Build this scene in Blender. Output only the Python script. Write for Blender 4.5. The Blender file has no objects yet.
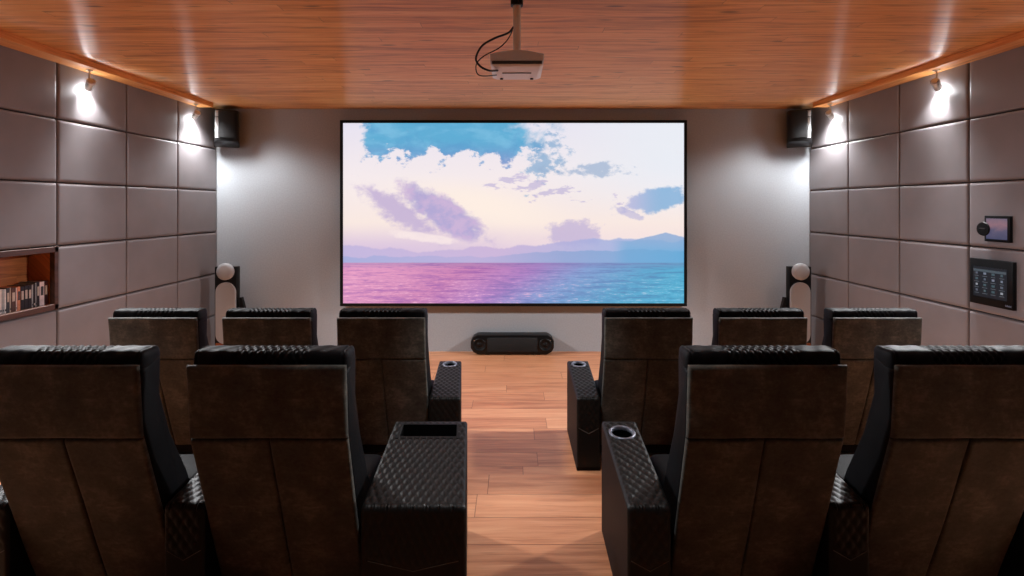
import bpy, bmesh, math, random
from mathutils import Vector, Matrix
PI = math.pi
random.seed(7)
SC = bpy.context.scene
COL = SC.collection

# ------------------------------------------------------------------ helpers
def lin(c):
    def f(v):
        v /= 255.0
        return v / 12.92 if v <= 0.04045 else ((v + 0.055) / 1.055) ** 2.4
    return (f(c[0]), f(c[1]), f(c[2]), 1.0)

def link(o, parent=None):
    COL.objects.link(o)
    if parent is not None:
        o.parent = parent
    return o

def obj(name, bm, mat, parent=None, smooth=True, auto=40, recalc=True):
    if recalc:
        bmesh.ops.recalc_face_normals(bm, faces=bm.faces[:])
    me = bpy.data.meshes.new(name)
    bm.to_mesh(me)
    bm.free()
    for m in (mat if isinstance(mat, (list, tuple)) else [mat]):
        me.materials.append(m)
    if smooth:
        for p in me.polygons:
            p.use_smooth = True
        try:
            me.set_sharp_from_angle(angle=math.radians(auto))
        except Exception:
            pass
    o = bpy.data.objects.new(name, me)
    return link(o, parent)

def thing(name, label, cat, loc=(0, 0, 0), rz=0.0, group=None):
    o = bpy.data.objects.new(name, None)
    link(o)
    o.empty_display_size = 0.1
    o.location = loc
    o.rotation_euler = (0, 0, rz)
    return tag(o, label, cat, group)

def tag(o, label, cat, group=None):
    o['label'] = label
    o['category'] = cat
    if group:
        o['group'] = group
    return o

def struct(name, bm, mat, parent=None, **k):
    o = obj(name, bm, mat, parent, **k)
    o['kind'] = 'structure'
    return o

def copy_tree(o, parent=None):
    c = o.copy()
    link(c)
    c.parent = parent
    for ch in list(o.children):
        copy_tree(ch, c)
    return c

def B():
    return bmesh.new()

def box(bm, x0, x1, y0, y1, z0, z1, bev=0.0, seg=2, M=None):
    r = bmesh.ops.create_cube(bm, size=1.0)
    vs = r['verts']
    for v in vs:
        v.co = Vector((x0 + (v.co.x + .5) * (x1 - x0), y0 + (v.co.y + .5) * (y1 - y0), z0 + (v.co.z + .5) * (z1 - z0)))
    if M is not None:
        for v in vs:
            v.co = M @ v.co
    if bev > 0:
        es = list({e for v in vs for e in v.link_edges})
        bmesh.ops.bevel(bm, geom=es, offset=bev, segments=seg, profile=.5, affect='EDGES')

def cyl(bm, p0, p1, r0, r1=None, seg=24, caps=True):
    r1 = r0 if r1 is None else r1
    p0, p1 = Vector(p0), Vector(p1)
    d = (p1 - p0)
    q = d.to_track_quat('Z', 'Y').to_matrix()
    a, b = [], []
    for i in range(seg):
        t = 2 * PI * i / seg
        u = q @ Vector((math.cos(t), math.sin(t), 0))
        a.append(bm.verts.new(p0 + u * r0))
        b.append(bm.verts.new(p1 + u * r1))
    for i in range(seg):
        j = (i + 1) % seg
        bm.faces.new((a[i], a[j], b[j], b[i]))
    if caps:
        bm.faces.new(a[::-1])
        bm.faces.new(b)

def lathe(bm, prof, O=(0, 0, 0), axis=(0, 0, 1), seg=40):
    """prof: list of (r, h) along axis; r=0 closes to a point"""
    O = Vector(O)
    q = Vector(axis).to_track_quat('Z', 'Y').to_matrix()
    rings = []
    for r, h in prof:
        if r < 1e-6:
            rings.append([bm.verts.new(O + q @ Vector((0, 0, h)))])
        else:
            rings.append([bm.verts.new(O + q @ Vector((r * math.cos(2 * PI * i / seg), r * math.sin(2 * PI * i / seg), h))) for i in range(seg)])
    for A, C in zip(rings, rings[1:]):
        for i in range(seg):
            j = (i + 1) % seg
            if len(A) == 1 and len(C) == 1:
                continue
            if len(A) == 1:
                bm.faces.new((A[0], C[i], C[j]))
            elif len(C) == 1:
                bm.faces.new((A[i], A[j], C[0]))
            else:
                bm.faces.new((A[i], A[j], C[j], C[i]))

def tube(bm, pts, r, seg=8, closed=False):
    pts = [Vector(p) for p in pts]
    n = len(pts)
    rings = []
    up = Vector((0, 0, 1))
    for i, p in enumerate(pts):
        t = (pts[min(i + 1, n - 1)] - pts[max(i - 1, 0)]).normalized()
        s = t.cross(up)
        if s.length < 1e-3:
            s = t.cross(Vector((1, 0, 0)))
        s.normalize()
        w = s.cross(t).normalized()
        rings.append([bm.verts.new(p + (s * math.cos(2 * PI * k / seg) + w * math.sin(2 * PI * k / seg)) * r) for k in range(seg)])
    for A, C in zip(rings, rings[1:]):
        for k in range(seg):
            j = (k + 1) % seg
            bm.faces.new((A[k], A[j], C[j], C[k]))
    bm.faces.new(rings[0][::-1])
    bm.faces.new(rings[-1])

def spline(P, n=12):
    P = [Vector(p) for p in P]
    Q = [P[0] * 2 - P[1]] + P + [P[-1] * 2 - P[-2]]
    out = []
    for i in range(1, len(Q) - 2):
        a, b, c, d = Q[i - 1], Q[i], Q[i + 1], Q[i + 2]
        for k in range(n):
            t = k / n
            out.append(.5 * ((2 * b) + (c - a) * t + (2 * a - 5 * b + 4 * c - d) * t * t + (3 * b - a - 3 * c + d) * t ** 3))
    out.append(P[-1])
    return out

def prism_x(bm, prof, x0, x1, bev=0.0, seg=2):
    """polygon in (y,z) extruded along x"""
    a = [bm.verts.new((x0, y, z)) for y, z in prof]
    b = [bm.verts.new((x1, y, z)) for y, z in prof]
    n = len(prof)
    f = [bm.faces.new(a[::-1]), bm.faces.new(b)]
    for i in range(n):
        j = (i + 1) % n
        bm.faces.new((a[i], a[j], b[j], b[i]))
    bmesh.ops.recalc_face_normals(bm, faces=bm.faces[:])
    if bev > 0:
        es = {e for ff in f for e in ff.edges}
        es |= {e for v in a for e in v.link_edges if e.calc_face_angle(0) > 0.9}
        bmesh.ops.bevel(bm, geom=list(es), offset=bev, segments=seg, profile=.5, affect='EDGES')

def edge_params(n, k=4):
    """0..1 samples, packed towards both ends"""
    e = [0, .006, .015, .03, .055]
    mid = [.055 + (.89) * i / n for i in range(1, n)]
    return e + mid + [1 - v for v in reversed(e)]

def pad(bm, P, N, L, W, h, r, nu=6, nv=6, extra=None):
    """puffed slab: P(s,t)->point on the back plane, N normal fn, sizes L,W, height h, edge radius r"""
    S, T = edge_params(nu), edge_params(nv)
    top, low = [], []
    for s in S:
        row = []
        for t in T:
            es = min(s, 1 - s) * L
            et = min(t, 1 - t) * W
            def f(e):
                e = min(e, r)
                return math.sqrt(max(0, 1 - ((r - e) / r) ** 2))
            k = f(es) * f(et)
            p = P(s, t)
            nn = N(s, t)
            ex = extra(s, t) if extra else 0
            row.append(bm.verts.new(p + nn * (h * (0.25 + .75 * k) + ex * k)))
        top.append(row)
    for i in range(len(S) - 1):
        for j in range(len(T) - 1):
            bm.faces.new((top[i][j], top[i + 1][j], top[i + 1][j + 1], top[i][j + 1]))
    # skirt to the back plane
    ring = [(i, 0) for i in range(len(S))] + [(len(S) - 1, j) for j in range(1, len(T))] + \
           [(i, len(T) - 1) for i in range(len(S) - 2, -1, -1)] + [(0, j) for j in range(len(T) - 2, 0, -1)]
    bot = [bm.verts.new(P(S[i], T[j])) for i, j in ring]
    m = len(ring)
    for k in range(m):
        q = (k + 1) % m
        bm.faces.new((top[ring[k][0]][ring[k][1]], bot[k], bot[q], top[ring[q][0]][ring[q][1]]))
    bm.faces.new(bot)

# ------------------------------------------------------------------ materials
class G:
    """tiny expression builder over Math nodes"""
    def __init__(s, nt, sock):
        s.nt, s.k = nt, sock
    def _m(s, op, *a, clamp=False):
        n = s.nt.nodes.new('ShaderNodeMath')
        n.operation = op
        n.use_clamp = clamp
        for i, v in enumerate((s,) + a):
            if isinstance(v, G):
                s.nt.links.new(v.k, n.inputs[i])
            else:
                n.inputs[i].default_value = v
        return G(s.nt, n.outputs[0])
    def __add__(s, o): return s._m('ADD', o)
    __radd__ = __add__
    def __sub__(s, o): return s._m('SUBTRACT', o)
    def __rsub__(s, o): return (s * -1) + o
    def __mul__(s, o): return s._m('MULTIPLY', o)
    __rmul__ = __mul__
    def __truediv__(s, o): return s._m('DIVIDE', o)
    def floor(s): return s._m('FLOOR')
    def fract(s): return s._m('FRACT')
    def abs(s): return s._m('ABSOLUTE')
    def sin(s): return s._m('SINE')
    def pow(s, e): return s._m('POWER', e)
    def sqrt(s): return s._m('SQRT')
    def min(s, o): return s._m('MINIMUM', o)
    def max(s, o): return s._m('MAXIMUM', o)
    def clamp(s): return s._m('ADD', 0.0, clamp=True)
    def step(s, a, b):
        n = s.nt.nodes.new('ShaderNodeMapRange')
        n.interpolation_type = 'SMOOTHSTEP'
        s.nt.links.new(s.k, n.inputs[0])
        lo, hi = (0.0, 1.0)
        if a > b:
            a, b, lo, hi = b, a, 1.0, 0.0
        n.inputs[1].default_value, n.inputs[2].default_value = a, b
        n.inputs[3].default_value, n.inputs[4].default_value = lo, hi
        return G(s.nt, n.outputs[0])

class Mat:
    def __init__(s, name):
        s.m = bpy.data.materials.new(name)
        s.m.use_nodes = True
        s.nt = s.m.node_tree
        s.b = s.nt.nodes['Principled BSDF']
        s.out = s.nt.nodes['Material Output']
    def set(s, **k):
        for n, v in k.items():
            s.b.inputs[n.replace('_', ' ')].default_value = v
        return s
    def lk(s, a, inp):
        s.nt.links.new(a.k if isinstance(a, G) else a, s.b.inputs[inp])
    def coord(s, kind='Object'):
        n = s.nt.nodes.new('ShaderNodeTexCoord')
        x = s.nt.nodes.new('ShaderNodeSeparateXYZ')
        s.nt.links.new(n.outputs[kind], x.inputs[0])
        return [G(s.nt, x.outputs[i]) for i in range(3)]
    def comb(s, x, y, z=0.0):
        n = s.nt.nodes.new('ShaderNodeCombineXYZ')
        for i, v in enumerate((x, y, z)):
            if isinstance(v, G):
                s.nt.links.new(v.k, n.inputs[i])
            else:
                n.inputs[i].default_value = v
        return n.outputs[0]
    def noise(s, vec, scale=1.0, detail=4.0, rough=.5, dist=0.0):
        n = s.nt.nodes.new('ShaderNodeTexNoise')
        s.nt.links.new(vec, n.inputs['Vector'])
        n.inputs['Scale'].default_value = scale
        n.inputs['Detail'].default_value = detail
        n.inputs['Roughness'].default_value = rough
        n.inputs['Distortion'].default_value = dist
        return G(s.nt, n.outputs[0])
    def white(s, vec):
        n = s.nt.nodes.new('ShaderNodeTexWhiteNoise')
        n.noise_dimensions = '3D'
        s.nt.links.new(vec, n.inputs['Vector'])
        return G(s.nt, n.outputs['Value'])
    def voronoi(s, vec):
        n = s.nt.nodes.new('ShaderNodeTexVoronoi')
        s.nt.links.new(vec, n.inputs['Vector'])
        n.inputs['Scale'].default_value = 1.0
        return G(s.nt, n.outputs['Distance']), n.outputs['Color']
    def mix(s, f, a, b):
        n = s.nt.nodes.new('ShaderNodeMix')
        n.data_type = 'RGBA'
        ins = [n.inputs[0], n.inputs[6], n.inputs[7]]
        for i, v in zip(ins, (f, a, b)):
            if isinstance(v, G):
                s.nt.links.new(v.k, i)
            elif hasattr(v, 'is_output'):
                s.nt.links.new(v, i)
            else:
                i.default_value = v
        return n.outputs[2]
    def ramp(s, f, stops):
        n = s.nt.nodes.new('ShaderNodeValToRGB')
        s.nt.links.new(f.k, n.inputs[0])
        el = n.color_ramp.elements
        while len(el) < len(stops):
            el.new(.5)
        for e, (p, c) in zip(el, stops):
            e.position = p
            e.color = c
        return n.outputs[0]
    def bump(s, h, strength=.3, dist=.01):
        n = s.nt.nodes.new('ShaderNodeBump')
        n.inputs['Strength'].default_value = strength
        n.inputs['Distance'].default_value = dist
        s.nt.links.new(h.k, n.inputs['Height'])
        s.nt.links.new(n.outputs[0], s.b.inputs['Normal'])

def plain(name, rgb, rough=.5, metal=0.0, spec=.5, noise=0.0, nscale=40, bump=0.0, bscale=200, coat=0.0):
    m = Mat(name)
    c = lin(rgb)
    m.set(Base_Color=c, Roughness=rough, Metallic=metal)
    m.b.inputs['Specular IOR Level'].default_value = spec
    m.b.inputs['Coat Weight'].default_value = coat
    x, y, z = m.coord()
    v = m.comb(x, y, z)
    if noise > 0:
        n = m.noise(v, nscale, 4)
        lo = tuple(q * (1 - noise) for q in c[:3]) + (1,)
        hi = tuple(min(1, q * (1 + noise)) for q in c[:3]) + (1,)
        m.lk(m.mix(n.step(.3, .7), lo, hi), 'Base Color')
    if bump > 0:
        m.bump(m.noise(v, bscale, 3), bump, .002)
    return m.m

def emis(name, rgb, strength):
    m = Mat(name)
    m.set(Base_Color=(0, 0, 0, 1), Roughness=.4, Emission_Color=lin(rgb), Emission_Strength=strength)
    return m.m

def planks(name, width, length, y_off, dark, mid, light, rough, knots, gap=.0016, seed=0.0, aniso=0.0, bumpk=.25, coat=0.0, axis='X', spec=.5, fx=5.0):
    m = Mat(name)
    x, y, z = m.coord()
    if axis == 'Y':
        x, y = y, x + z
    r = (y - y_off) / width
    row = r.floor()
    fr = r.fract()
    rnd = m.white(m.comb(row, seed, 3.0))
    xs = x + rnd * length * 3.7
    c = xs / length
    col = c.floor()
    fc = c.fract()
    prnd = m.white(m.comb(row, col, seed + 1.0))
    prnd2 = m.white(m.comb(row, col, seed + 9.0))
    gx = x * 1.0 + prnd * 37.0
    wob = m.noise(m.comb(gx * .9, y * 3.0, prnd2 * 5.0), 1.0, 2)
    grain = m.noise(m.comb(gx * 1.6, y * 26.0 + wob * 5.0, prnd * 9.0), 1.0, 5, .6)
    fine = m.noise(m.comb(gx * fx, y * 150.0, 2.0), 1.0, 3, .6)
    base = m.ramp((grain * .75 + fine * .25 + (prnd - .5) * .13).clamp(), [(.30, dark), (.5, mid), (.70, light)])
    # knots and short dark flecks
    vd, vc = m.voronoi(m.comb(gx * 2.0, y * 10.0 + wob * .4, prnd2 * 3.0))
    sx = m.nt.nodes.new('ShaderNodeSeparateColor')
    m.nt.links.new(vc, sx.inputs[0])
    pick = G(m.nt, sx.outputs[0]).step(.42, .48)
    kn = vd.step(.17, .04) * pick * knots
    fleck = m.noise(m.comb(gx * 3.0, y * 42.0, 7.0), 1.0, 2).step(.63, .72) * (knots * .7)
    kcol = tuple(q * .22 for q in dark[:3]) + (1,)
    base = m.mix(kn.max(fleck), base, kcol)
    edge = (fr.min(1.0 - fr) * width).step(gap, gap * .3)
    ende = (fc.min(1.0 - fc) * length).step(gap, gap * .3)
    g = edge.max(ende)
    base = m.mix(g * .75, base, tuple(q * .25 for q in dark[:3]) + (1,))
    m.lk(base, 'Base Color')
    m.lk(fine * .12 + (rough - .06), 'Roughness')
    m.b.inputs['Coat Weight'].default_value = coat
    m.b.inputs['Coat Roughness'].default_value = .18
    m.b.inputs['Specular IOR Level'].default_value = spec
    if aniso:
        m.b.inputs['Anisotropic'].default_value = aniso
        m.nt.links.new(m.comb(0.0, 1.0, 0.0), m.b.inputs['Tangent'])
    m.bump(fine * .25 + grain * .3 - g * 1.5 if not aniso else fine * .4 - g * .8, bumpk, .0015)
    return m.m

M = {}
M['ceiling'] = planks('ceiling_boards', .098, 2.9, 0.0, lin((176, 104, 52)), lin((236, 166, 96)), lin((250, 198, 132)), .36, .9, gap=.0022, seed=2, bumpk=.5, aniso=1.0, spec=1.0, fx=1.6)
M['beam'] = planks('beam_wood', .4, 9.0, .11, lin((176, 108, 52)), lin((224, 152, 84)), lin((238, 178, 112)), .38, .9, gap=.0001, seed=5, axis='Y')
M['floor'] = planks('floor_boards', .2, 1.35, 3.12, lin((150, 94, 62)), lin((190, 130, 92)), lin((208, 152, 112)), .36, .35, gap=.003, seed=11, bumpk=.3)
M['platform'] = planks('platform_boards', .216, 1.5, 3.12, lin((150, 94, 62)), lin((190, 130, 92)), lin((208, 152, 112)), .36, .35, gap=.003, seed=23, bumpk=.3)
M['shelfwood'] = planks('walnut_shelf', .3, 4.0, .07, lin((130, 72, 38)), lin((196, 116, 66)), lin((222, 146, 88)), .4, .4, gap=.0001, seed=4, axis='Y')
M['framewood'] = planks('walnut_frame', .3, 4.0, .07, lin((50, 30, 22)), lin((76, 48, 36)), lin((94, 62, 48)), .4, .3, gap=.0001, seed=6, axis='Y')
M['panel'] = plain('taupe_leather_panel', (128, 123, 125), .46, bump=.25, bscale=260, noise=.06, nscale=3)
M['backing'] = plain('dark_gap_backing', (46, 38, 36), .8)
M['backwall'] = plain('pale_grey_wallcovering', (158, 163, 168), .8, bump=.25, bscale=500, noise=.05, nscale=60)
M['leather'] = plain('black_leather', (12, 12, 15), .58, spec=.12, bump=.35, bscale=330, noise=.2, nscale=12)
M['quilt'] = plain('black_quilted_leather', (19, 18, 17), .45, spec=.18, bump=.3, bscale=380)
M['plastic'] = plain('black_plastic', (11, 11, 12), .5, spec=.18)
M['housing'] = plain('black_panel_housing', (9, 9, 10), .4, spec=.15)
M['satin'] = plain('black_satin_cabinet', (12, 12, 13), .34, spec=.3)
M['cloth'] = plain('black_grille_cloth', (11, 11, 12), .85, bump=.5, bscale=900)
M['silver'] = plain('silver_grille', (166, 167, 169), .5, metal=.0, bump=.3, bscale=1200)
M['chrome'] = plain('brushed_nickel', (205, 200, 192), .3, metal=1.0)
M['ring'] = plain('satin_aluminium_ring', (120, 124, 136), .4, metal=.6)
M['thread'] = plain('grey_stitching', (84, 80, 76), .7)
M['projector_grey'] = plain('grey_projector_shell', (214, 220, 224), .45)
M['projector_dark'] = plain('dark_projector_vent', (52, 52, 54), .5)
M['projector_white'] = plain('screenlit_projector_underside', (240, 236, 236), .5)  # paler than the shell: screen light on the underside put into the colour
M['pole'] = plain('pale_painted_pole', (226, 228, 222), .4)
M['rubber'] = plain('black_cable_rubber', (18, 16, 16), .5)
M['glass_black'] = plain('black_glass', (10, 10, 12), .15)
M['wood_base'] = plain('orange_wood_base', (160, 84, 44), .4, noise=.2, nscale=20)

def suede():
    m = Mat('brown_suede')
    x, y, z = m.coord()
    v = m.comb(x, y, z)
    big = m.noise(v, 7, 5, .6)
    fine = m.noise(v, 60, 4, .65)
    scr = m.noise(m.comb(x * 14, y * 20, z * 40), 1.0, 4, .7, 1.2)
    col = m.ramp((big * .5 + fine * .25 + scr * .25).clamp(), [(.34, lin((30, 31, 29))), (.5, lin((64, 64, 58))), (.66, lin((104, 102, 92)))])
    m.lk(col, 'Base Color')
    m.set(Roughness=.72)
    m.b.inputs['Sheen Weight'].default_value = .12
    m.b.inputs['Specular IOR Level'].default_value = .3
    m.bump(fine + big * .5, .2, .003)
    return m.m
M['suede'] = suede()

# ---- the seascape on the projection screen
def seascape():
    m = Mat('seascape_picture')
    u, v, _ = m.coord('UV')
    A = 1.894
    x = u * A
    def nz(sx, sy, off=0.0, det=5, rough=.6, dist=0.0):
        return m.noise(m.comb(x * sx + off, v * sy, off * 1.7), 1.0, det, rough, dist)
    n1 = nz(5.5, 6.5, 3.1, 6, .62, .3)
    n2 = nz(7, 15, 11.0, 5, .6, .2)
    n3 = nz(14, 20, 5.0, 5, .6)
    def ell(cx, cy, rx, ry, ang):
        dx, dy = (u - cx) * A, v - cy
        ca, sa = math.cos(math.radians(ang)), math.sin(math.radians(ang))
        p = (dx * ca + dy * sa) / (rx * A)
        q = (dy * ca - dx * sa) / ry
        return (p * p + q * q).sqrt()
    # sky
    c = m.ramp(v, [(.2, lin((236, 214, 222))), (.45, lin((247, 231, 224))), (.7, lin((244, 234, 236))), (1, lin((230, 226, 240)))])
    c = m.mix(u.step(.45, 1.0) * v.step(.4, .8), c, lin((232, 236, 244)))
    c = m.mix(ell(.40, .55, .35, .16, -10).step(1.0, .1) * .7, c, lin((255, 240, 226)))
    # bank of blue cloud, upper left
    lobes = ((x * 33.0 + 2.26 + (n1 - .5) * 11.0).sin()) * (n2 * .055)
    edge = v + lobes + (n1 - .5) * .17 + (n3 - .5) * .26
    bank = edge.step(.80, .835) * (u + (n3 - .5) * .12).step(.055, .085) * (u + (n1 - .5) * .35 - v * .12).step(.50, .40)
    bcol = m.mix(v.step(.74, .92), lin((126, 150, 205)), lin((92, 172, 212)))
    bcol = m.mix(n2.step(.42, .68) * .6, bcol, lin((132, 196, 228)))
    bcol = m.mix(n1.step(.5, .35) * .4, bcol, lin((84, 150, 204)))
    c = m.mix(bank, c, bcol)
    # broken blue scraps at right of the bank
    s1 = (n2 * .4 + n3 * .6 + (1.0 - ell(.59, .82, .07, .22, -25)) * .17).step(.56, .66)
    c = m.mix(s1 * .75, c, lin((118, 168, 208)))
    s2 = (n2 * .5 + n3 * .5 + (1.0 - ell(.73, .735, .15, .06, 4)) * .20).step(.55, .66)
    c = m.mix(s2 * .75, c, lin((150, 176, 208)))
    s3 = (nz(9, 26, 21.0) + (1.0 - ell(.60, .63, .22, .06, -12)) * .16).step(.60, .68)
    c = m.mix(s3 * .65, c, lin((182, 172, 214)))
    s4 = ((1.0 - ell(.915, .57, .115, .075, 12)) + (n3 - .5) * 1.3).step(.0, .35)
    c = m.mix(s4 * .85, c, m.mix(u.step(.82, .94), lin((178, 180, 220)), lin((116, 172, 216))))
    s5 = ((1.0 - ell(.84, .50, .05, .03, -20)) + (n3 - .5) * 1.4).step(.1, .4)
    c = m.mix(s5 * .6, c, lin((176, 174, 216)))
    # violet clouds on the left
    lav = v.step(.46, .27) * (u + (n2 - .5) * .3).step(.95, .1)
    c = m.mix(lav * .8, c, lin((206, 184, 220)))
    p1 = ((1.0 - ell(.305, .485, .175, .10, -32)) + (n1 - .5) * 1.1 + (n3 - .5) * .7).step(.0, .4)
    c = m.mix(p1 * .9, c, m.mix(n3.step(.35, .65), lin((166, 158, 210)), lin((196, 172, 214))))
    p2 = ((1.0 - ell(.17, .50, .17, .085, -34)) + (n3 - .5) * 1.5).step(.0, .6)
    c = m.mix(p2 * .85, c, lin((190, 172, 212)))
    gl = ((1.0 - ell(.24, .365, .12, .035, -8)) + (n3 - .5) * 1.2).step(.1, .5)
    c = m.mix(gl * .8, c, lin((248, 232, 230)))
    p3 = ((1.0 - ell(.68, .385, .095, .085, 0)) + (n3 - .5) * 1.4).step(.0, .4)
    c = m.mix(p3 * .8, c, lin((190, 176, 214)))
    # ranges of hills
    rid = nz(3.2, 0.0, 31.0, 5, .55)
    rfar = .31 + (rid - .5) * .16 + u.step(.3, .75) * .045
    h1 = (rfar - v).step(0, .012)
    c = m.mix(h1 * .85, c, m.ramp(u, [(.0, lin((188, 178, 220))), (.45, lin((198, 176, 216))), (.75, lin((158, 172, 220))), (1, lin((130, 178, 222)))]))
    pk = .35 + (1.0 - ((u - .945).abs() / .10)).max(0.0) * .045 + (n3 - .5) * .02
    h2 = (pk - v).step(0, .008) * (u + 0.0).step(.78, .84)
    c = m.mix(h2 * .9, c, m.mix(v.step(.25, .38), lin((104, 172, 216)), lin((138, 172, 214))))
    rn = .262 + (nz(4.5, 0.0, 47.0, 4) - .5) * .07 + u.step(.4, .7) * .035
    h3 = (rn - v).step(0, .008)
    c = m.mix(h3 * .7, c, m.ramp(u, [(.0, lin((150, 168, 216))), (.4, lin((178, 172, 216))), (.65, lin((128, 160, 208))), (1, lin((92, 166, 212)))]))
    # sea
    wv = m.noise(m.comb(x * 5.0, v * 95.0 / (1.0 + (.3 - v) * 4.0), 3.0), 1.0, 4, .65, .4)
    wf = m.noise(m.comb(x * 26.0, v * 150.0, 8.0), 1.0, 4, .7)
    un = u + (wv - .5) * .16 + (.12 - v) * .8
    sea = m.ramp(un.clamp(), [(.0, lin((228, 156, 194))), (.30, lin((206, 132, 180))), (.50, lin((174, 126, 194))), (.66, lin((128, 156, 208))), (.85, lin((84, 164, 204))), (1, lin((76, 172, 208)))])
    drk = m.ramp(un.clamp(), [(.0, lin((176, 108, 176))), (.35, lin((150, 92, 170))), (.6, lin((106, 126, 186))), (1, lin((54, 136, 182)))])
    sea = m.mix((wv * .7 + wf * .3).step(.55, .36) * .9, sea, drk)
    lt = m.ramp(u, [(0, lin((246, 190, 214))), (.5, lin((232, 176, 212))), (1, lin((150, 208, 228)))])
    sea = m.mix((wv * .4 + wf * .6).step(.52, .64) * v.step(.22, .05) * .85, sea, lt)
    sea = m.mix(v.step(.185, .222) * .35, sea, lin((120, 120, 176)))
    c = m.mix(v.step(.227, .223), c, sea)
    m.set(Base_Color=(.02, .02, .02, 1), Roughness=.6, Emission_Strength=1.0)
    m.lk(c, 'Emission Color')
    return m
SEA = seascape()

# ------------------------------------------------------------------ room
W, YB, H, YR = 3.642, 6.30, 2.985, -2.6
PLAT_Z, PLAT_Y = .155, 3.12
EYE = Vector((0, 0, 1.79))

bm = B(); box(bm, -W - .3, W + .3, PLAT_Y - .2, YB + .15, -.1, 0); struct('floor', bm, M['floor'], smooth=False)
bm = B(); box(bm, -W - .3, W + .3, YR - .1, PLAT_Y, -.1, PLAT_Z, .004, 1); o = struct('floor_platform', bm, M['platform'], smooth=False)
bm = B(); box(bm, -W - .3, W + .3, YR - .1, YB + .15, H, H + .1); struct('ceiling', bm, M['ceiling'], smooth=False)
bm = B(); box(bm, -W - .3, W + .3, YB, YB + .12, 0, H); struct('wall_back', bm, M['backwall'], smooth=False)
bm = B(); box(bm, -W - .3, W + .3, YR - .1, YR, 0, H); struct('wall_rear', bm, M['cloth'], smooth=False)

PW, PH, PZ = .735, .508, .455
GAP, TH = .007, .026
NY0, NY1, NZ0, NZ1 = 4.095 - 2 * PW, 4.095, PZ + PH, PZ + 2 * PH
ND = .20
def side_wall(sgn):
    nm = 'wall_left' if sgn < 0 else 'wall_right'
    bm = B()
    xa, xb = W + TH, W + .3
    def bx(y0, y1, z0, z1):
        box(bm, min(sgn * xa, sgn * xb), max(sgn * xa, sgn * xb), y0, y1, z0, z1)
    if sgn < 0:
        bx(YR, YB, 0, NZ0 - .002); bx(YR, YB, NZ1 + .002, H)
        bx(YR, NY0, NZ0 - .002, NZ1 + .002); bx(NY1, YB, NZ0 - .002, NZ1 + .002)
    else:
        bx(YR, YB, 0, H)
    wall = struct(nm, bm, M['backing'], smooth=False)
    rows = [(0, PZ)] + [(PZ + k * PH, min(H, PZ + (k + 1) * PH)) for k in range(5)]
    for c in range(8):
        y1 = YB - c * PW
        y0 = y1 - PW
        for ri, (z0, z1) in enumerate(rows):
            if sgn < 0 and ri == 2 and c in (3, 4):
                continue
            bm = B()
            a0, a1, b0, b1 = y0 + GAP / 2, y1 - GAP / 2, z0 + GAP / 2, z1 - GAP / 2
            P = lambda s, t: Vector((sgn * (W + TH), a0 + s * (a1 - a0), b0 + t * (b1 - b0)))
            N = lambda s, t: Vector((-sgn, 0, 0))
            pad(bm, P, N, a1 - a0, b1 - b0, TH, .016, 4, 4)
            p = obj('wall_panel', bm, M['panel'], wall, auto=50)
            p['kind'] = 'structure'
    # plain upholstery behind the viewer
    bm = B()
    yy = YB - 8 * PW - GAP
    box(bm, min(sgn * W, sgn * (W + TH)), max(sgn * W, sgn * (W + TH)), YR, yy, 0, H)
    p = obj('wall_panel', bm, M['panel'], wall, smooth=False); p['kind'] = 'structure'
    return wall
side_wall(-1)
side_wall(1)

# boxed wooden beams along the side walls, under the ceiling
BZ, BW, BY = 2.932, .17, 5.93
for i, sgn in enumerate((-1, 1)):
    bm = B()
    box(bm, min(sgn * (W - BW), sgn * W), max(sgn * (W - BW), sgn * W), YR, BY, BZ, H, .003, 1)
    struct('trim_%d' % (i + 1), bm, M['beam'], smooth=False)

# ------------------------------------------------------------------ recessed shelf + cases
FX = -W
t = thing('recessed_shelf', 'walnut framed recess in the left panelled wall holding a row of cases', 'shelf', (FX, 4.095, NZ0))
ly0, ly1 = -2 * PW + .002, .005
hz = NZ1 - NZ0 - .008
fw = .045
bm = B()
box(bm, -.014, .028, ly0, ly1, .004, .004 + fw, .003, 1)
box(bm, -.014, .028, ly0, ly1, hz - fw + .004, hz + .004, .003, 1)
box(bm, -.014, .028, ly1 - .035, ly1, 0, hz + .008, .003, 1)
box(bm, -.014, .028, ly0, ly0 + .035, .004, hz + .004, .003, 1)
for v in bm.verts:
    v.co.x = v.co.x - .024
obj('frame', bm, M['framewood'], t, smooth=False)
bm = B(); box(bm, -ND - .03, -ND - .012, ly0 + .01, ly1 - .01, .01, hz); obj('back_board', bm, M['shelfwood'], t, smooth=False)
bm = B(); box(bm, -ND - .012, -.026, ly1 - .03, ly1 - .012, .012, hz - .01); obj('side_board', bm, M['shelfwood'], t, smooth=False)
bm = B(); box(bm, -ND - .012, -.026, ly0 + .012, ly0 + .03, .012, hz - .01); obj('side_board', bm, M['shelfwood'], t, smooth=False)
bm = B(); box(bm, -ND - .012, -.026, ly0 + .03, ly1 - .03, .012, fw - .004); obj('shelf_board', bm, M['shelfwood'], t, smooth=False)
bm = B(); box(bm, -ND - .012, -.026, ly0 + .03, ly1 - .03, hz - fw + .012, hz - .01); obj('top_board', bm, M['framewood'], t, smooth=False)

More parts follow.
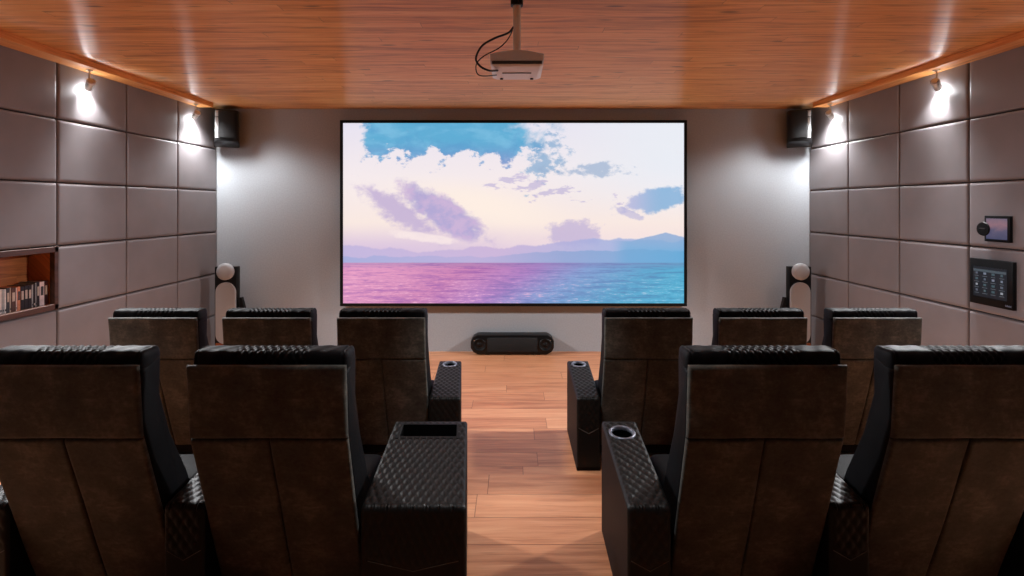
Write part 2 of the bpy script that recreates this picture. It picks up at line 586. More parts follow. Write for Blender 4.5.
cols = {'maroon': (58, 24, 24), 'black': (16, 20, 16), 'pinkgrey': (226, 210, 208), 'grey': (170, 176, 178), 'white': (235, 232, 230),
        'tan': (214, 140, 102), 'brown': (84, 56, 42), 'slate': (54, 60, 62), 'cream': (198, 186, 170)}
for k, c in cols.items():
    M['case_' + k] = plain('case_' + k, c, .35, noise=.12, nscale=30)
seq = [('maroon', .030, 'dark maroon case at the far right end of the recessed shelf row'),
       ('pinkgrey', .040, 'wide pinkish grey case second from the right end of the shelf row'),
       ('black', .026, 'black case just left of the wide pinkish grey case'),
       ('grey', .009, 'thin pale grey case between two black cases on the shelf'),
       ('black', .018, 'narrow black case between the two thin grey cases'),
       ('grey', .012, 'thin grey case beside the block of black cases'),
       ('black', .030, 'black case at the right of the three dark cases mid row'),
       ('black', .030, 'black case in the middle of the three dark cases mid row'),
       ('black', .030, 'black case beside the tan spine on the recessed shelf'),
       ('tan', .026, 'tan orange case left of the block of black cases'),
       ('pinkgrey', .010, 'thin pinkish case left of the tan orange case'),
       ('brown', .036, 'brown patterned case left of the thin pinkish case'),
       ('cream', .010, 'thin cream case between the brown and slate cases'),
       ('slate', .026, 'dark slate case between thin cream and white spines'),
       ('white', .014, 'white case near the left edge of the photo on the shelf'),
       ('grey', .018, 'grey case at the left edge of the photo on the shelf'),
       ('white', .016, 'pale case cut by the left edge of the photo')]
y = 4.095 - .004 - .032
for i, (cn, w, lab) in enumerate(seq):
    hgt = .185 + (.012 if i < 4 else 0) + random.uniform(-.004, .004)
    tt = thing('media_case', lab, 'case', (FX - .045, y - w / 2, NZ0 + fw - .004), 0, 'cases standing on the recessed shelf')
    bm = B(); box(bm, -.135, 0, -w / 2 + .0008, w / 2 - .0008, 0, hgt, .0015, 1)
    obj('cover', bm, M['case_' + cn], tt, smooth=False)
    bm = B(); box(bm, .0002, .0012, -w * .28, w * .28, hgt * .12, hgt * .2)
    if w > .02:
        for v in bm.verts:
            v.co.z = hgt * .45 + (v.co.z - hgt * .12) * 4.5
    obj('spine_print', bm, M['case_' + ('cream' if cn in ('black', 'maroon', 'slate', 'brown') else 'slate')], tt, smooth=False)
    y -= w

# ------------------------------------------------------------------ projection screen
SX0, SX1, SZ0, SZ1, SY = -2.065, 2.078, .608, 2.798, 6.22
cx = (SX0 + SX1) / 2
t = thing('projection_screen', 'large black framed projection screen showing a pink and blue seascape', 'screen', (cx, SY, SZ0))
hw, hh = (SX1 - SX0) / 2, SZ1 - SZ0
bm = B()
f = .034
box(bm, -hw - f, hw + f, -.012, .03, -f, 0, .003, 1); box(bm, -hw - f, hw + f, -.012, .03, hh, hh + f, .003, 1)
box(bm, -hw - f, -hw, -.012, .03, 0, hh, .003, 1); box(bm, hw, hw + f, -.012, .03, 0, hh, .003, 1)
obj('frame', bm, M['plastic'], t, smooth=False)
bm = B(); box(bm, -hw - f + .01, hw + f - .01, .012, .079, -f + .01, hh + f - .01); obj('backing_panel', bm, M['plastic'], t, smooth=False)
bm = B()
vs = [bm.verts.new(p) for p in ((-hw, .004, 0), (hw, .004, 0), (hw, .004, hh), (-hw, .004, hh))]
fc = bm.faces.new(vs)
uv = bm.loops.layers.uv.new('UVMap')
for lp, q in zip(fc.loops, ((0, 0), (1, 0), (1, 1), (0, 1))):
    lp[uv].uv = q
obj('picture', bm, SEA.m, t, smooth=False, recalc=False)

# ------------------------------------------------------------------ centre speaker
SW = .5
t = thing('centre_speaker', 'long low black speaker lying under the projection screen', 'speaker', (-.008, 6.14, .0))
prof = [(-.50, .085), (-.47, .035), (-.42, .012), (.42, .012), (.47, .035), (.50, .085), (.50, .165), (.47, .215), (.42, .24), (-.42, .24), (-.47, .215), (-.50, .165)]
bm = B()
a = [bm.verts.new((x, 0, z)) for x, z in prof]; b = [bm.verts.new((x, .15, z)) for x, z in prof]
ff = bm.faces.new(a); bm.faces.new(b[::-1])
for i in range(len(prof)):
    j = (i + 1) % len(prof)
    bm.faces.new((a[i], b[i], b[j], a[j]))
bmesh.ops.bevel(bm, geom=list(ff.edges), offset=.012, segments=2, profile=.5, affect='EDGES')
obj('cabinet', bm, M['satin'], t)
bm = B(); box(bm, -.30, .30, -.012, .004, .04, .212, .008, 2); obj('grille', bm, M['cloth'], t)
for s in (-1, 1):
    bm = B(); lathe(bm, [(.074, .0), (.078, .006), (.07, .012), (.06, .006), (.03, -.004), (.022, .004), (0, .01)], (s * .395, -.001, .125), (0, -1, 0), 32)
    obj('driver', bm, M['plastic'], t)
    bm = B(); lathe(bm, [(.007, 0), (.007, .005), (0, .006)], (s * .455, -.001, .175), (0, -1, 0), 12)
    obj('screw', bm, M['chrome'], t)
for s in (-1, 1):
    bm = B(); box(bm, s * .3 - .03, s * .3 + .03, .02, .13, 0, .013); obj('foot', bm, M['rubber'], t, smooth=False)

# ------------------------------------------------------------------ floor-standing speakers
def tower(sgn, lab):
    t = thing('tower_speaker', lab, 'speaker', (sgn * 3.33, 5.92, 0), 0, 'tower speakers beside the screen')
    bm = B(); box(bm, -.1275 + sgn * .0125, .1275 + sgn * .0125, .03, .12, .03, 1.085, .012, 2); obj('cabinet', bm, M['satin'], t)
    bm = B()
    pts = [(.0, .03), (.0, .72), (.025, .72), (.115, .36), (.16, .03)]
    sx = -sgn * .128
    for yy0, yy1 in ((.07, .115),):
        a = [bm.verts.new((sx + -sgn * px, yy0, pz)) for px, pz in pts]
        b = [bm.verts.new((sx + -sgn * px, yy1, pz)) for px, pz in pts]
        bm.faces.new(a); bm.faces.new(b[::-1])
        for i in range(5):
            j = (i + 1) % 5
            bm.faces.new((a[i], b[i], b[j], a[j]))
    obj('side_fin', bm, M['satin'], t, smooth=False)
    bm = B(); lathe(bm, [(.094, 0), (.097, .012), (.097, .04), (.09, .05), (.06, .056), (0, .058)], (0, .032, 1.03), (0, -1, 0), 48)
    obj('tweeter_cap', bm, M['silver'], t, auto=60)
    # long rounded grille
    bm = B()
    w, z0, z1 = .112, .19, .905
    out = []
    n = 20
    for i in range(n + 1):
        an = PI * i / n
        out.append((w * math.cos(an), z1 - w + w * math.sin(an)))
    for i in range(n + 1):
        an = PI + PI * i / n
        out.append((w * math.cos(an), z0 + w + w * math.sin(an)))
    a = [bm.verts.new((x, .034, z)) for x, z in out]; b = [bm.verts.new((x, .002, z)) for x, z in out]
    fr = bm.faces.new(b); bm.faces.new(a[::-1])
    for i in range(len(out)):
        j = (i + 1) % len(out)
        bm.faces.new((a[i], a[j], b[j], b[i]))
    bmesh.ops.bevel(bm, geom=list(fr.edges), offset=.014, segments=3, profile=.5, affect='EDGES')
    obj('grille', bm, M['silver'], t, auto=60)
    bm = B(); box(bm, -.15, .15, .0, .2, 0, .03, .006, 2); box(bm, -.12, .12, .012, .03, .03, .2, .004, 1); obj('plinth', bm, M['wood_base'], t)
    return t
tower(-1, 'tall tower speaker with silver round and oval grilles, at the left wall')
tower(1, 'tall tower speaker with silver round and oval grilles, at the right wall')

# ------------------------------------------------------------------ corner speakers high on the back wall
def corner_speaker(sgn, lab):
    t = thing('wall_speaker', lab, 'speaker', (sgn * 3.485, 6.235, 2.50), -sgn * .5, 'small speakers high in the corners')
    bm = B()
    # cabinet: flat front, curved cheeks, underside rising to the front
    n = 10
    plan = []
    for i in range(n + 1):
        an = PI * i / n
        cs, sn = math.cos(an), math.sin(an)
        px = .135 * math.copysign(abs(cs) ** .45, cs)
        py = -.26 * (sn ** .55) if sn > 1e-6 else 0
        plan.append((px, py))
    top = [bm.verts.new((px, py - .004, .425)) for px, py in plan]
    low = [bm.verts.new((px, py - .004, .0 + .05 * min(1, -py / .22))) for px, py in plan]
    bm.faces.new(top); bm.faces.new(low[::-1])
    for i in range(len(plan)):
        j = (i + 1) % len(plan)
        bm.faces.new((top[i], top[j], low[j], low[i]))
    es = [e for v in top + low for e in v.link_edges if (e.other_vert(v) in top) == (v in top) and (e.other_vert(v) in low) == (v in low)]
    bmesh.ops.bevel(bm, geom=list(set(es)), offset=.01, segments=2, profile=.5, affect='EDGES')
    obj('cabinet', bm, M['satin'], t)
    bm = B(); box(bm, -.085, .085, -.275, -.258, .09, .40, .006, 2); obj('grille', bm, M['cloth'], t)
    bm = B()
    xs = sgn * .098  # silver strips stand in for the lit wall's reflection on the cabinet
    box(bm, xs - .019, xs + .019, -.264, -.22, .335, .405, .004, 2)
    obj('reflection_strip', bm, M['silver'], t)
    bm = B()
    box(bm, xs - .019, xs + .019, -.264, -.22, .085, .325, .004, 2)
    obj('reflection_strip', bm, M['silver'], t)
    bm = B(); box(bm, -.05, .05, -.012, .02, .12, .32); obj('wall_bracket', bm, M['plastic'], t, smooth=False)
corner_speaker(-1, 'small black speaker high in the left corner of the back wall')
corner_speaker(1, 'small black speaker high in the right corner of the back wall')

# ------------------------------------------------------------------ projector
PX, PY = .0222, 2.85
t = thing('projector', 'grey ceiling projector with pale underside hanging from a short pole', 'projector', (PX, PY, H))
PQ = .10
bm = B(); lathe(bm, [(0, 0), (.036, 0), (.036, -.042), (0, -.042)], (0, PQ, 0)); obj('ceiling_flange', bm, M['plastic'], t)
bm = B(); cyl(bm, (0, PQ, -.03), (0, PQ, -.33), .0225, seg=24); obj('pole', bm, M['pole'], t)
bm = B(); cyl(bm, (0, PQ, -.308), (0, PQ, -.336), .027, seg=24); obj('pole_collar', bm, M['plastic'], t)
def shell(bm, pts, y0, y1, bev):
    a = [bm.verts.new((x, y0, z)) for x, z in pts]; b = [bm.verts.new((x, y1, z)) for x, z in pts]
    f0 = bm.faces.new(a); f1 = bm.faces.new(b[::-1])
    for i in range(len(pts)):
        j = (i + 1) % len(pts)
        bm.faces.new((a[i], b[i], b[j], a[j]))
    bmesh.ops.recalc_face_normals(bm, faces=bm.faces[:])
    if bev:
        bmesh.ops.bevel(bm, geom=list(f0.edges) + list(f1.edges), offset=bev, segments=3, profile=.5, affect='EDGES')
dome = [(-.150, -.385)] + [(-.150 + .300 * i / 14, -.346 + .022 * math.sin(PI * i / 14)) for i in range(15)] + [(.150, -.385)]
bm = B(); shell(bm, dome, .0, .33, .009); obj('upper_shell', bm, M['projector_grey'], t)
bm = B(); box(bm, -.140, .140, .005, .32, -.402, -.383, .003, 1); obj('vent_band', bm, M['projector_dark'], t, smooth=False)
bm = B()
lowp = [(-.150, .006, -.401), (.150, .006, -.401), (.150, .33, -.401), (-.150, .33, -.401)]
lowq = [(-.130, .02, -.412), (.130, .02, -.412), (.118, .32, -.414), (-.118, .32, -.414)]
a = [bm.verts.new(p) for p in lowp]; b = [bm.verts.new(p) for p in lowq]
bm.faces.new(a); bm.faces.new(b[::-1])
for i in range(4):
    j = (i + 1) % 4
    bm.faces.new((a[i], a[j], b[j], b[i]))
bmesh.ops.bevel(bm, geom=bm.edges[:], offset=.004, segments=2, profile=.5, affect='EDGES')
obj('underside', bm, M['projector_white'], t)
bm = B(); box(bm, -.085, .085, .15, .166, -.416, -.410); obj('vent_slot', bm, M['projector_dark'], t, smooth=False)
for s in (-1, 1):
    bm = B(); lathe(bm, [(.010, 0), (.010, -.008), (0, -.010)], (s * .092, .285, -.412), seg=16); obj('foot', bm, M['plastic'], t)
bm = B(); cyl(bm, (.066, .325, -.37), (.066, .36, -.37), .028, seg=32); obj('lens', bm, M['glass_black'], t)
def at(u, v, d):
    return Vector(((u - 513) * d / 512 - PX, d - PY, 1.79 + (206 - v) * d / 512 - H))
def cable(pts, r):
    bm = B(); tube(bm, spline(pts, 10), r, 8); return obj('cable', bm, M['rubber'], t)
# px (u,v) -> local at given depth
def at(u, v, d):
    return Vector(((u - 513) * d / 512 - PX, d - PY, 1.79 + (206 - v) * d / 512 - H))
cable([at(513.5, 27, 2.945), at(508, 33, 2.93), at(494, 38.5, 2.89), at(482, 46, 2.86), at(476, 58, 2.84), at(480, 66, 2.835), at(489, 70.5, 2.84), at(497.5, 70.5, 2.93)], .006)
cable([at(513.5, 28, 2.96), at(508, 39, 2.94), at(499, 48, 2.90), at(484, 56, 2.87), at(476.5, 64, 2.85), at(477, 73, 2.85), at(483, 76, 2.87), at(496.5, 75, 3.02)], .0034)

# ------------------------------------------------------------------ wall displays, right wall
t = thing('control_panel', 'large black touch panel with rows of icons on the right wall', 'panel', (W, 3.878, 1.207))
bm = B(); box(bm, -.03, .004, -.176, .172, -.176, .176, .006, 2); obj('housing', bm, M['housing'], t)
bm = B(); box(bm, -.0315, -.0285, -.135, .140, -.115, .115); obj('display', bm, emis('panel_screen', (8, 11, 18), .7), t, smooth=False)
bm = B(); box(bm, -.0325, -.030, -.13, .135, .078, .096); obj('title_bar', bm, emis('panel_bar', (84, 96, 104), .6), t, smooth=False)
rnd = random.Random(3)
IC = [emis('panel_icon_%d' % k, c, .5) for k, c in enumerate(((150, 160, 180), (110, 118, 134), (190, 196, 206), (84, 110, 118)))]
CP = emis('panel_caption', (120, 126, 136), .5)
for r in range(4):
    for c in range(4):
        yy = .108 - c * .068
        zz = .055 - r * .044
        w = rnd.uniform(.008, .013)
        bm = B(); box(bm, -.0325, -.0300, yy - w, yy + w, zz + .003, zz + .019); obj('icon', bm, rnd.choice(IC), t, smooth=False)
        w = rnd.uniform(.014, .024)
        bm = B(); box(bm, -.0325, -.0300, yy - w, yy + w, zz - .013, zz - .009); obj('caption', bm, CP, t, smooth=False)
bm = B()
for k in range(7):
    hh2 = rnd.choice((.010, .014))
    y0 = -.122 - k * .0068
    box(bm, -.0312, -.0295, y0 - .0046, y0, -.156, -.156 + hh2)
obj('maker_mark', bm, M['ring'], t, smooth=False)

t = thing('wall_display', 'small square black framed screen above the touch panel, purple picture', 'screen', (W, 3.832, 1.618))
bm = B(); box(bm, -.022, .004, -.101, .101, -.098, .098, .004, 2); obj('housing', bm, M['housing'], t)
m = Mat('small_picture'); x, y_, z = m.coord()
n = m.noise(m.comb(x, y_ * 14, z * 22), 1.0, 4)
cc = m.ramp(((z + .08) / .16 + (n - .5) * .5).clamp(), [(0, lin((58, 62, 98))), (.4, lin((88, 82, 112))), (.7, lin((150, 110, 122))), (1, lin((104, 96, 120)))])
m.set(Base_Color=(.01, .01, .01, 1), Roughness=.3, Emission_Strength=.75); m.lk(cc, 'Emission Color')
bm = B(); box(bm, -.0235, -.021, -.082, .084, -.078, .078); obj('picture', bm, m.m, t, smooth=False)
bm = B(); lathe(bm, [(.052, 0), (.054, .006), (.05, .014), (0, .016)], (-.02, .104, -.004), (-1, 0, 0), 36); obj('dial', bm, M['plastic'], t)
bm = B(); box(bm, -.0372, -.0355, .080, .128, -.004, .004); obj('dial_mark', bm, M['glass_black'], t, smooth=False)

# ------------------------------------------------------------------ spotlights
LAMP = Mat('lamp_lens'); LAMP.set(Base_Color=(1, 1, 1, 1), Emission_Color=(1, .95, .9, 1), Emission_Strength=12.0)
LX = 3.557
def make_spot(sgn, y, lab, power, grp):
    t = thing('spotlight', lab, 'spotlight', (sgn * LX, y, BZ), 0, grp)
    bm = B(); lathe(bm, [(0, 0), (.026, 0), (.026, -.008), (0, -.008)], seg=20); obj('mounting_plate', bm, M['chrome'], t)
    bm = B(); cyl(bm, (0, 0, -.006), (0, 0, -.095), .0065, seg=12); obj('stem', bm, M['chrome'], t)
    ax = Vector((sgn * .80, .6, -.5)).normalized()            # barrel axis
    core = Vector((sgn * .48, .40, -1.3))
    soft = Vector((-sgn * power[3], -power[4], -1))
    c = Vector((0, 0, -.125))
    bm = B()
    lathe(bm, [(0, -.062), (.024, -.062), (.029, -.054), (.029, .05), (.025, .05), (.023, .035), (0, .034)], c, ax, 28)
    obj('lamp_head', bm, M['chrome'], t)
    bm = B(); lathe(bm, [(.030, -.056), (.033, -.053), (.033, -.042), (.030, -.039)], c, ax, 28); obj('trim_ring', bm, M['projector_white'], t)
    bm = B(); lathe(bm, [(0, .0365), (.0215, .0365)], c, ax, 20); obj('bulb', bm, LAMP.m, t)
    for size, blend, e, dd in ((power[2], .6, power[0], soft), (92, 1.0, power[1], core)):
        ld = bpy.data.lights.new('spot_beam', 'SPOT')
        ld.energy = e
        ld.color = (.97, .98, 1.0)
        ld.spot_size = math.radians(size)
        ld.spot_blend = blend
        ld.shadow_soft_size = .025 if dd is core else .14
        lo = bpy.data.objects.new('spot_beam', ld)
        link(lo, t)
        lo.location = c + (ax * .056 if dd is core else Vector((0, .04, -.065)))
        lo.rotation_euler = dd.to_track_quat('-Z', 'Y').to_euler()
    ld = bpy.data.lights.new('lamp_spill', 'POINT')
    ld.energy = power[5]
    ld.color = (.97, .98, 1.0)
    ld.shadow_soft_size = .045
    lo = bpy.data.objects.new('lamp_spill', ld)
    link(lo, t)
    lo.location = c + ax * .075
    return t
P0 = (560, 50, 106, .80, .18, 4.0)
for sgn, side in ((-1, 'left'), (1, 'right')):
    make_spot(sgn, 5.74, 'small silver spotlight on the %s beam, nearest the back wall' % side, (120, 38, 140, .22, .0, 3.0), 'spotlights under the ceiling beams')
    make_spot(sgn, 4.30, 'small silver spotlight on the %s beam, second from the back wall' % side, P0, 'spotlights under the ceiling beams')
    PF = {2.86: 160, 1.42: 230, 0.0: 10}
    PC = {2.86: 26, 1.42: 40, 0.0: 60}
    for y in (2.86, 1.42, 0.0):  # unseen spotlights continuing along the beams, added to light the room
        nm = {2.86: 'third', 1.42: 'fourth', 0.0: 'fifth', -1.41: 'sixth'}[y]
        make_spot(sgn, y, 'added unseen spotlight on the %s beam, %s from the back wall' % (side, nm), (PF[y], PC[y], 80, .02, 0, 2.0), 'spotlights under the ceiling beams')

def downlight(y, lab, energy, size, aim):  # unseen downlights, added to brighten the aisle floor
    t = thing('fill_downlight', lab, 'downlight', (0, y, H), 0, 'added downlights over the aisle')
    bm = B(); lathe(bm, [(.034, 0), (.034, -.003), (.040, -.006), (.050, -.004), (.052, 0)], seg=32); obj('trim_ring', bm, M['chrome'], t)
    bm = B(); lathe(bm, [(0, -.001), (.034, -.001)], seg=28); obj('bulb', bm, LAMP.m, t)
    ld = bpy.data.lights.new('fill_beam', 'SPOT'); ld.energy = energy; ld.color = (.97, .98, 1.0)
    ld.spot_size = math.radians(size); ld.spot_blend = .85; ld.shadow_soft_size = .03
    lo = bpy.data.objects.new('fill_beam', ld); link(lo, t); lo.location = (0, 0, -.012)
    lo.rotation_euler = Vector((0, aim, -1)).to_track_quat('-Z', 'Y').to_euler()
downlight(1.75, 'added unseen ceiling downlight over the aisle between the rear row recliners', 105, 62, 0)
downlight(2.25, 'added unseen ceiling downlight over the aisle, tilted towards the front row', 190, 40, .50)

# ------------------------------------------------------------------ recliners
HWD = .294
def back_y(z):          # rear line of the back, local (y as function of z)
    pts = [(1.06, .0), (.785, .02), (.344, .155), (.10, .235), (0, .27)]
    if z >= pts[0][0]:
        return 0.0
    for (za, ya), (zb, yb) in zip(pts, pts[1:]):
        if z >= zb:
            return ya + (za - z) / (za - zb) * (yb - ya)
    return pts[-1][1]

def panel_mesh():
    bm = B()
    th = .016
    def piece(x0, x1, z0, z1, nu, nv, ex):
        P = lambda s, t: Vector((x0 + s * (x1 - x0), back_y(z0 + t * (z1 - z0)) + .012, z0 + t * (z1 - z0)))
        def N(s, t):
            z = z0 + t * (z1 - z0)
            dz = .01
            dy = back_y(z + dz) - back_y(z - dz)
            return Vector((0, -2 * dz, dy)).normalized() if True else None
        pad(bm, P, N, x1 - x0, z1 - z0, th, .010, nu, nv, ex)
    rn = random.Random(5)
    wr = lambda s, t: .0022 * math.sin(3.1 * s * PI + 2 * t) * math.sin(2.3 * t * PI + 1)
    piece(-HWD, HWD, .772, 1.048, 10, 6, wr)
    piece(-HWD, -.0015, .10, .769, 8, 14, wr)
    piece(.0015, HWD, .10, .769, 8, 14, wr)
    return bm

def backrest_mesh():
    bm = B()
    rear = [(back_y(z) + .014, z) for z in (.10, .344, .56, .785, 1.02)]
    front = [(.130, 1.06), (.128, .985), (.126, .904), (.186, .727), (.290, .523), (.35, .38), (.37, .30), (.37, .10)]
    prism_x(bm, rear + front, -HWD, HWD, .012, 3)
    return bm

def roll_mesh():
    bm = B()
    cy, cz, ry, rz = .084, 1.040, .052, .053
    nx, na = 150, 64
    rings = []
    hw = HWD - .001
    for i in range(nx + 1):
        x = -hw + 2 * hw * i / nx
        e = hw - abs(x)
        k = 1.0
        R = .016
        if e < R:
            k = 1 - (1 - math.sqrt(max(0, 1 - ((R - e) / R) ** 2))) * .5
        tuft = 1.0 if abs(x) < .125 else max(0, 1 - (abs(x) - .125) / .02)
        row = []
        for j in range(na):
            a = 2 * PI * j / na
            cs, sn = math.cos(a), math.sin(a)
            p = 4.5
            rr = (abs(cs) ** p + abs(sn) ** p) ** (-1 / p)
            q = x / .029
            w = j / na * 16
            dm = (abs(math.sin(PI * (q + w * .5))) * abs(math.sin(PI * (q - w * .5)))) ** .6
            d = tuft * (.008 * dm - .006) + .0012 * math.sin(x * 90 + 3 * a) * (1 - tuft)
            seam = -.003 if abs(abs(x) - (hw - .022)) < .004 else 0
            row.append(bm.verts.new((x, cy + cs * (rr * ry * k + d + seam), cz + sn * (rr * rz * k + d + seam))))
        rings.append(row)
    for A, C in zip(rings, rings[1:]):
        for j in range(na):
            q = (j + 1) % na
            bm.faces.new((A[j], A[q], C[q], C[j]))
    bm.faces.new(rings[0][::-1]); bm.faces.new(rings[-1])
    return bm

def seat_mesh():
    bm = B()
    box(bm, -HWD + .004, HWD - .004, .34, .62, .30, .44, .045, 4)
    return bm

def quilt(u, v, wu, wv):
    a = PI * (u / wu + v / wv)
    b = PI * (u / wu - v / wv)
    return (abs(math.sin(a)) * abs(math.sin(b))) ** .5

def make_arm(name, parent, rear, front, y0, y1, zr, zf, hole, cell=(.040, .060), label=None):
    """rear=(x0,x1) at y0, front=(x0,x1) at y1. hole=('ring',yc,r) or ('tray',ya,yb,inset)"""
    # path front-top -> rear-top -> bend -> rear bottom
    R = .022
    sl = (zf - zr) / (y1 - y0)
    path = []
    ys = []
    n1 = max(20, int((y1 - y0 - R) / .0055))
    for i in range(n1 + 1):
        y = y1 - (y1 - y0 - R) * i / n1
        path.append((y, zr + sl * (y - y0), 0, 1))
    yb, zb = y0 + R, zr + sl * R
    for i in range(1, 9):
        a = PI / 2 * i / 8
        path.append((yb - R * math.sin(a), zb - R * (1 - math.cos(a)), -math.sin(a), math.cos(a)))
    zt = zb - R
    n2 = 56
    for i in range(1, n2 + 1):
        z = zt - (zt - .03) * i / n2
        path.append((y0, z, -1, 0))
    # arclength
    L = [0]
    for p, q in zip(path, path[1:]):
        L.append(L[-1] + math.hypot(q[0] - p[0], q[1] - p[1]))
    LB = L[n1 + 4]
    w0 = rear[1] - rear[0]
    nx = max(26, int(w0 / .0055))
    def xr(y):
        k = (y - y0) / (y1 - y0)
        return rear[0] + (front[0] - rear[0]) * k, rear[1] + (front[1] - rear[1]) * k
    bm = B()
    g = []
    er = .012
    for pi_, (y, z, ny, nz) in enumerate(path):
        xa, xb = xr(y)
        row = []
        for i in range(nx + 1):
            # pack the edges
            s = i / nx
            x = xa + (xb - xa) * s
            e = min(s, 1 - s) * (xb - xa)
            ef = min(L[pi_], 1e9)
            r_ = min(e, er)
            drop = er - math.sqrt(max(0, er * er - (er - r_) ** 2))
            xm = x - (xa + xb) / 2
            q = quilt(xm, L[pi_] - LB, cell[0], cell[1])
            fade = min(1, max(0, (e - .004) / .012))
            if nz == 0:
                chev = .255 + .045 * abs(xm) / ((xb - xa) / 2)
                fade *= min(1, max(0, (z - chev) / .02))
            top_fade = min(1, max(0, (L[pi_] - .006) / .012))
            h = .0068 * q * fade * top_fade
            gb = math.exp(-((L[pi_] - LB) / .016) ** 2)
            h = h * (1 - .7 * gb) + gb * fade * .006 * abs(math.sin(PI * xm / .0125))
            row.append(bm.verts.new((x, y + ny * (h - drop), z + nz * (h - drop))))
        g.append(row)
    # cut out
    cut = None
    if hole[0] == 'ring':
        yc, r = hole[1], hole[2]
        xa, xb = xr(yc)
        cxy = ((xa + xb) / 2 + hole[3], yc)
        cut = lambda x, y: math.hypot(x - cxy[0], y - cxy[1]) < r - .006
    elif hole[0] == 'tray':
        ya, yb2 = hole[1], hole[2]
        cut = lambda x, y: ya < y < yb2 and (xr(y)[0] + hole[3]) < x < (xr(y)[1] - hole[4])
    for i in range(len(g) - 1):
        for j in range(nx):
            q = (g[i][j], g[i + 1][j], g[i + 1][j + 1], g[i][j + 1])
            if cut and i < n1 - 2:
                c = sum((v.co for v in q), Vector()) / 4
                if cut(c.x, c.y):
                    continue
            bm.faces.new(q)
    for v in [v for v in bm.verts if not v.link_faces]:
        bm.verts.remove(v)
    Lc = [g[i][0].co.copy() for i in range(len(g))]
    Rc = [g[i][-1].co.copy() for i in range(len(g))]
    # body
    bb = B()
    base_f, base_r = y1, y0
    la = [bb.verts.new(p) for p in Lc]; ra = [bb.verts.new(p) for p in Rc]
    l0 = bb.verts.new((front[0], y1, 0.0)); r0 = bb.verts.new((front[1], y1, 0.0))
    l1 = bb.verts.new((rear[0], y0 + .012, 0.0)); r1 = bb.verts.new((rear[1], y0 + .012, 0.0))
    bb.faces.new(la + [l1, l0]); bb.faces.new((ra + [r1, r0])[::-1])
    bb.faces.new((la[0], l0, r0, ra[0])); bb.faces.new((l0, l1, r1, r0)); bb.faces.new((la[-1], ra[-1], r1, l1))
    body = obj(name, bb, M['leather'], parent, smooth=False)
    obj('quilted_cover', bm, M['quilt'], body, auto=60)
    # chevron stitch
    bs = B()
    xm, hw = (rear[0] + rear[1]) / 2, (rear[1] - rear[0]) / 2
    tube(bs, [(xm - hw * .86, y0 - .001, .255 + .045 * .86), (xm, y0 - .001, .255), (xm + hw * .86, y0 - .001, .255 + .045 * .86)], .0016, 6)
    obj('stitching', bs, M['thread'], body)
    if hole[0] == 'ring':
        zc = zr + sl * (yc - y0)
        bm = B(); lathe(bm, [(r - .012, -.01), (r - .012, .006), (r - .008, .0095), (r - .002, .0095), (r + .002, .005), (r + .002, -.006)], (cxy[0], cxy[1], zc), (0, -sl, 1), 40)
        cup = obj('cup_holder', bm, M['ring'], body, auto=60)
        bm = B(); lathe(bm, [(r - .0115, .002), (r - .014, -.055), (0, -.056)], (cxy[0], cxy[1], zc), (0, -sl, 1), 32)
        obj('cup_well', bm, M['glass_black'], cup)
    elif hole[0] == 'tray':
        bm = B()
        def c4(dz, ins=0):
            out = []
            for y, side in ((ya, 0), (ya, 1), (yb2, 1), (yb2, 0)):
                xa, xb = xr(y)
                x = xa + hole[3] + ins if side == 0 else xb - hole[4] - ins
                out.append((x, y + (ins if y == ya else -ins), zr + sl * (y - y0) + dz))
            return out
        o_, i_, d_ = c4(.004, -.010), c4(.006, .006), c4(-.07, .006)
        rings = [[bm.verts.new(p) for p in q] for q in (c4(-.006, -.010), o_, i_, d_)]
        for A, C in zip(rings, rings[1:]):
            for k in range(4):
                bm.faces.new((A[k], A[(k + 1) % 4], C[(k + 1) % 4], C[k]))
        bm.faces.new(rings[-1])
        obj('storage_tray', bm, M['plastic'], body, smooth=False)
    return body

def make_chair(side):
    """side = -1: neighbouring arm on the left of the seat, +1: on the right"""
    t = thing('recliner_seat', 'x', 'recliner', (0, 0, 0))
    obj('backrest', backrest_mesh(), M['leather'], t)
    obj('back_panel', panel_mesh(), M['suede'], t, auto=60)
    obj('head_roll', roll_mesh(), M['leather'], t, auto=70)
    obj('seat', seat_mesh(), M['leather'], t)
    bm = B(); box(bm, -HWD + .01, HWD - .01, .25, .56, .03, .31, .01, 2)
    for sx in (-1, 1):
        for yy in (.30, .51):
            box(bm, sx * .24 - .03, sx * .24 + .03, yy - .03, yy + .03, 0, .04)
    obj('base', bm, M['leather'], t)
    bm = B(); box(bm, -HWD + .012, HWD - .012, .56, .635, .05, .40, .03, 3); obj('footrest', bm, M['leather'], t)
    x0, x1 = sorted((side * (HWD + .003), side * (HWD + .160)))
    make_arm('armrest', t, (x0, x1), (x0, x1), .115, .70, .467, .53, ('ring', .62, .056, 0))
    return t

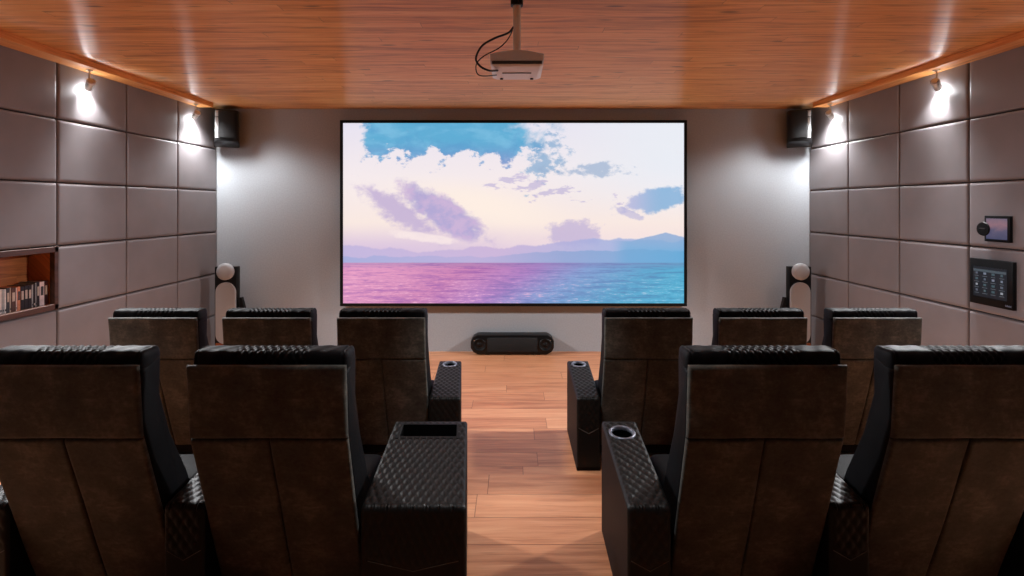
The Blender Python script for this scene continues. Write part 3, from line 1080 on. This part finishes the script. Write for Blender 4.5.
Lc = make_chair(-1)
Rc = make_chair(1)
used = set()
SP = .756
def place(proto, x, y, z, lab, grp):
    if proto not in used:
        used.add(proto)
        o = proto
    else:
        o = copy_tree(proto)
    o.location = (x, y, z)
    o['label'] = lab
    o['group'] = grp
    return o
Y2, Y1 = 1.88, 3.395
gf, gn = 'recliners in the front row', 'recliners in the rear row on the platform'
b1 = 'black leather recliner with brown suede back, '
nL = Lc; nR = Rc
a = place(Lc, -.909, Y2, PLAT_Z, 'dark-backed rear row recliner left of the aisle, with the wide tray console', gn)
b = place(Rc, .940, Y2, PLAT_Z, 'dark-backed rear row recliner right of the aisle, with slim cup holder arm', gn)
c = place(Lc, -.918 - SP, Y2, PLAT_Z, 'brown-backed rear row recliner at the left, nearest the left wall', gn)
d = place(Rc, .948 + SP, Y2, PLAT_Z, 'brown-backed rear row recliner at the right, nearest the right wall', gn)
e = place(Lc, -.878, Y1, 0, 'black-backed front row recliner immediately left of the aisle', gf)
f_ = place(Rc, .903, Y1, 0, 'black-backed front row recliner immediately right of the aisle', gf)
place(Lc, -.882 - SP, Y1, 0, 'front row recliner in the middle of the three left of the aisle', gf)
place(Rc, .908 + SP, Y1, 0, 'front row recliner in the middle of the three right of the aisle', gf)
place(Lc, -.882 - 2 * SP, Y1, 0, 'brown-backed front row recliner nearest the left wall', gf)
place(Rc, .913 + 2 * SP, Y1, 0, 'brown-backed front row recliner nearest the right wall', gf)
# aisle arms
def rel(xs, x): return tuple(v - x for v in xs)
def aisle(ch, x, rear, front, hole, name='aisle_armrest', cell=(.040, .060)):
    make_arm(name, ch, rel(rear, x), rel(front, x), .055, .70, .495, .549, hole, cell)
aisle(a, -.909, (-.578, -.178), (-.593, -.230), ('tray', .545, .665, .045, .045), 'tray_console', (.032, .075))
aisle(b, .940, (.435, .60), (.447, .620), ('ring', .585, .062, -.005))
aisle(e, -.878, (-.569, -.354), (-.589, -.412), ('ring', .63, .056, 0))
aisle(f_, .903, (.431, .591), (.433, .603), ('ring', .63, .056, 0))

# ------------------------------------------------------------------ camera, world, view
cd = bpy.data.cameras.new('camera')
cd.sensor_fit = 'HORIZONTAL'
cd.sensor_width = 36.0
cd.lens = 18.0
cd.shift_x = -(513 - 512) / 1024
cd.shift_y = -(288 - 206) / 1024
cd.clip_start = .05
cam = bpy.data.objects.new('camera', cd)
link(cam)
cam.location = EYE
cam.rotation_euler = (PI / 2, 0, 0)
SC.camera = cam
w = bpy.data.worlds.new('world')
SC.world = w
w.use_nodes = True
w.node_tree.nodes['Background'].inputs[0].default_value = (.05, .05, .05, 1)
w.node_tree.nodes['Background'].inputs[1].default_value = .1
vs = SC.view_settings
SC.display_settings.display_device = 'sRGB'
vs.view_transform = 'Standard'
vs.look = 'None'
vs.exposure = 0.0
vs.gamma = 1.0
vs.use_curve_mapping = False
cy = SC.cycles
cy.max_bounces = 10
cy.diffuse_bounces = 6
cy.glossy_bounces = 4
cy.sample_clamp_indirect = 4.0
cy.caustics_reflective = False
cy.caustics_refractive = False
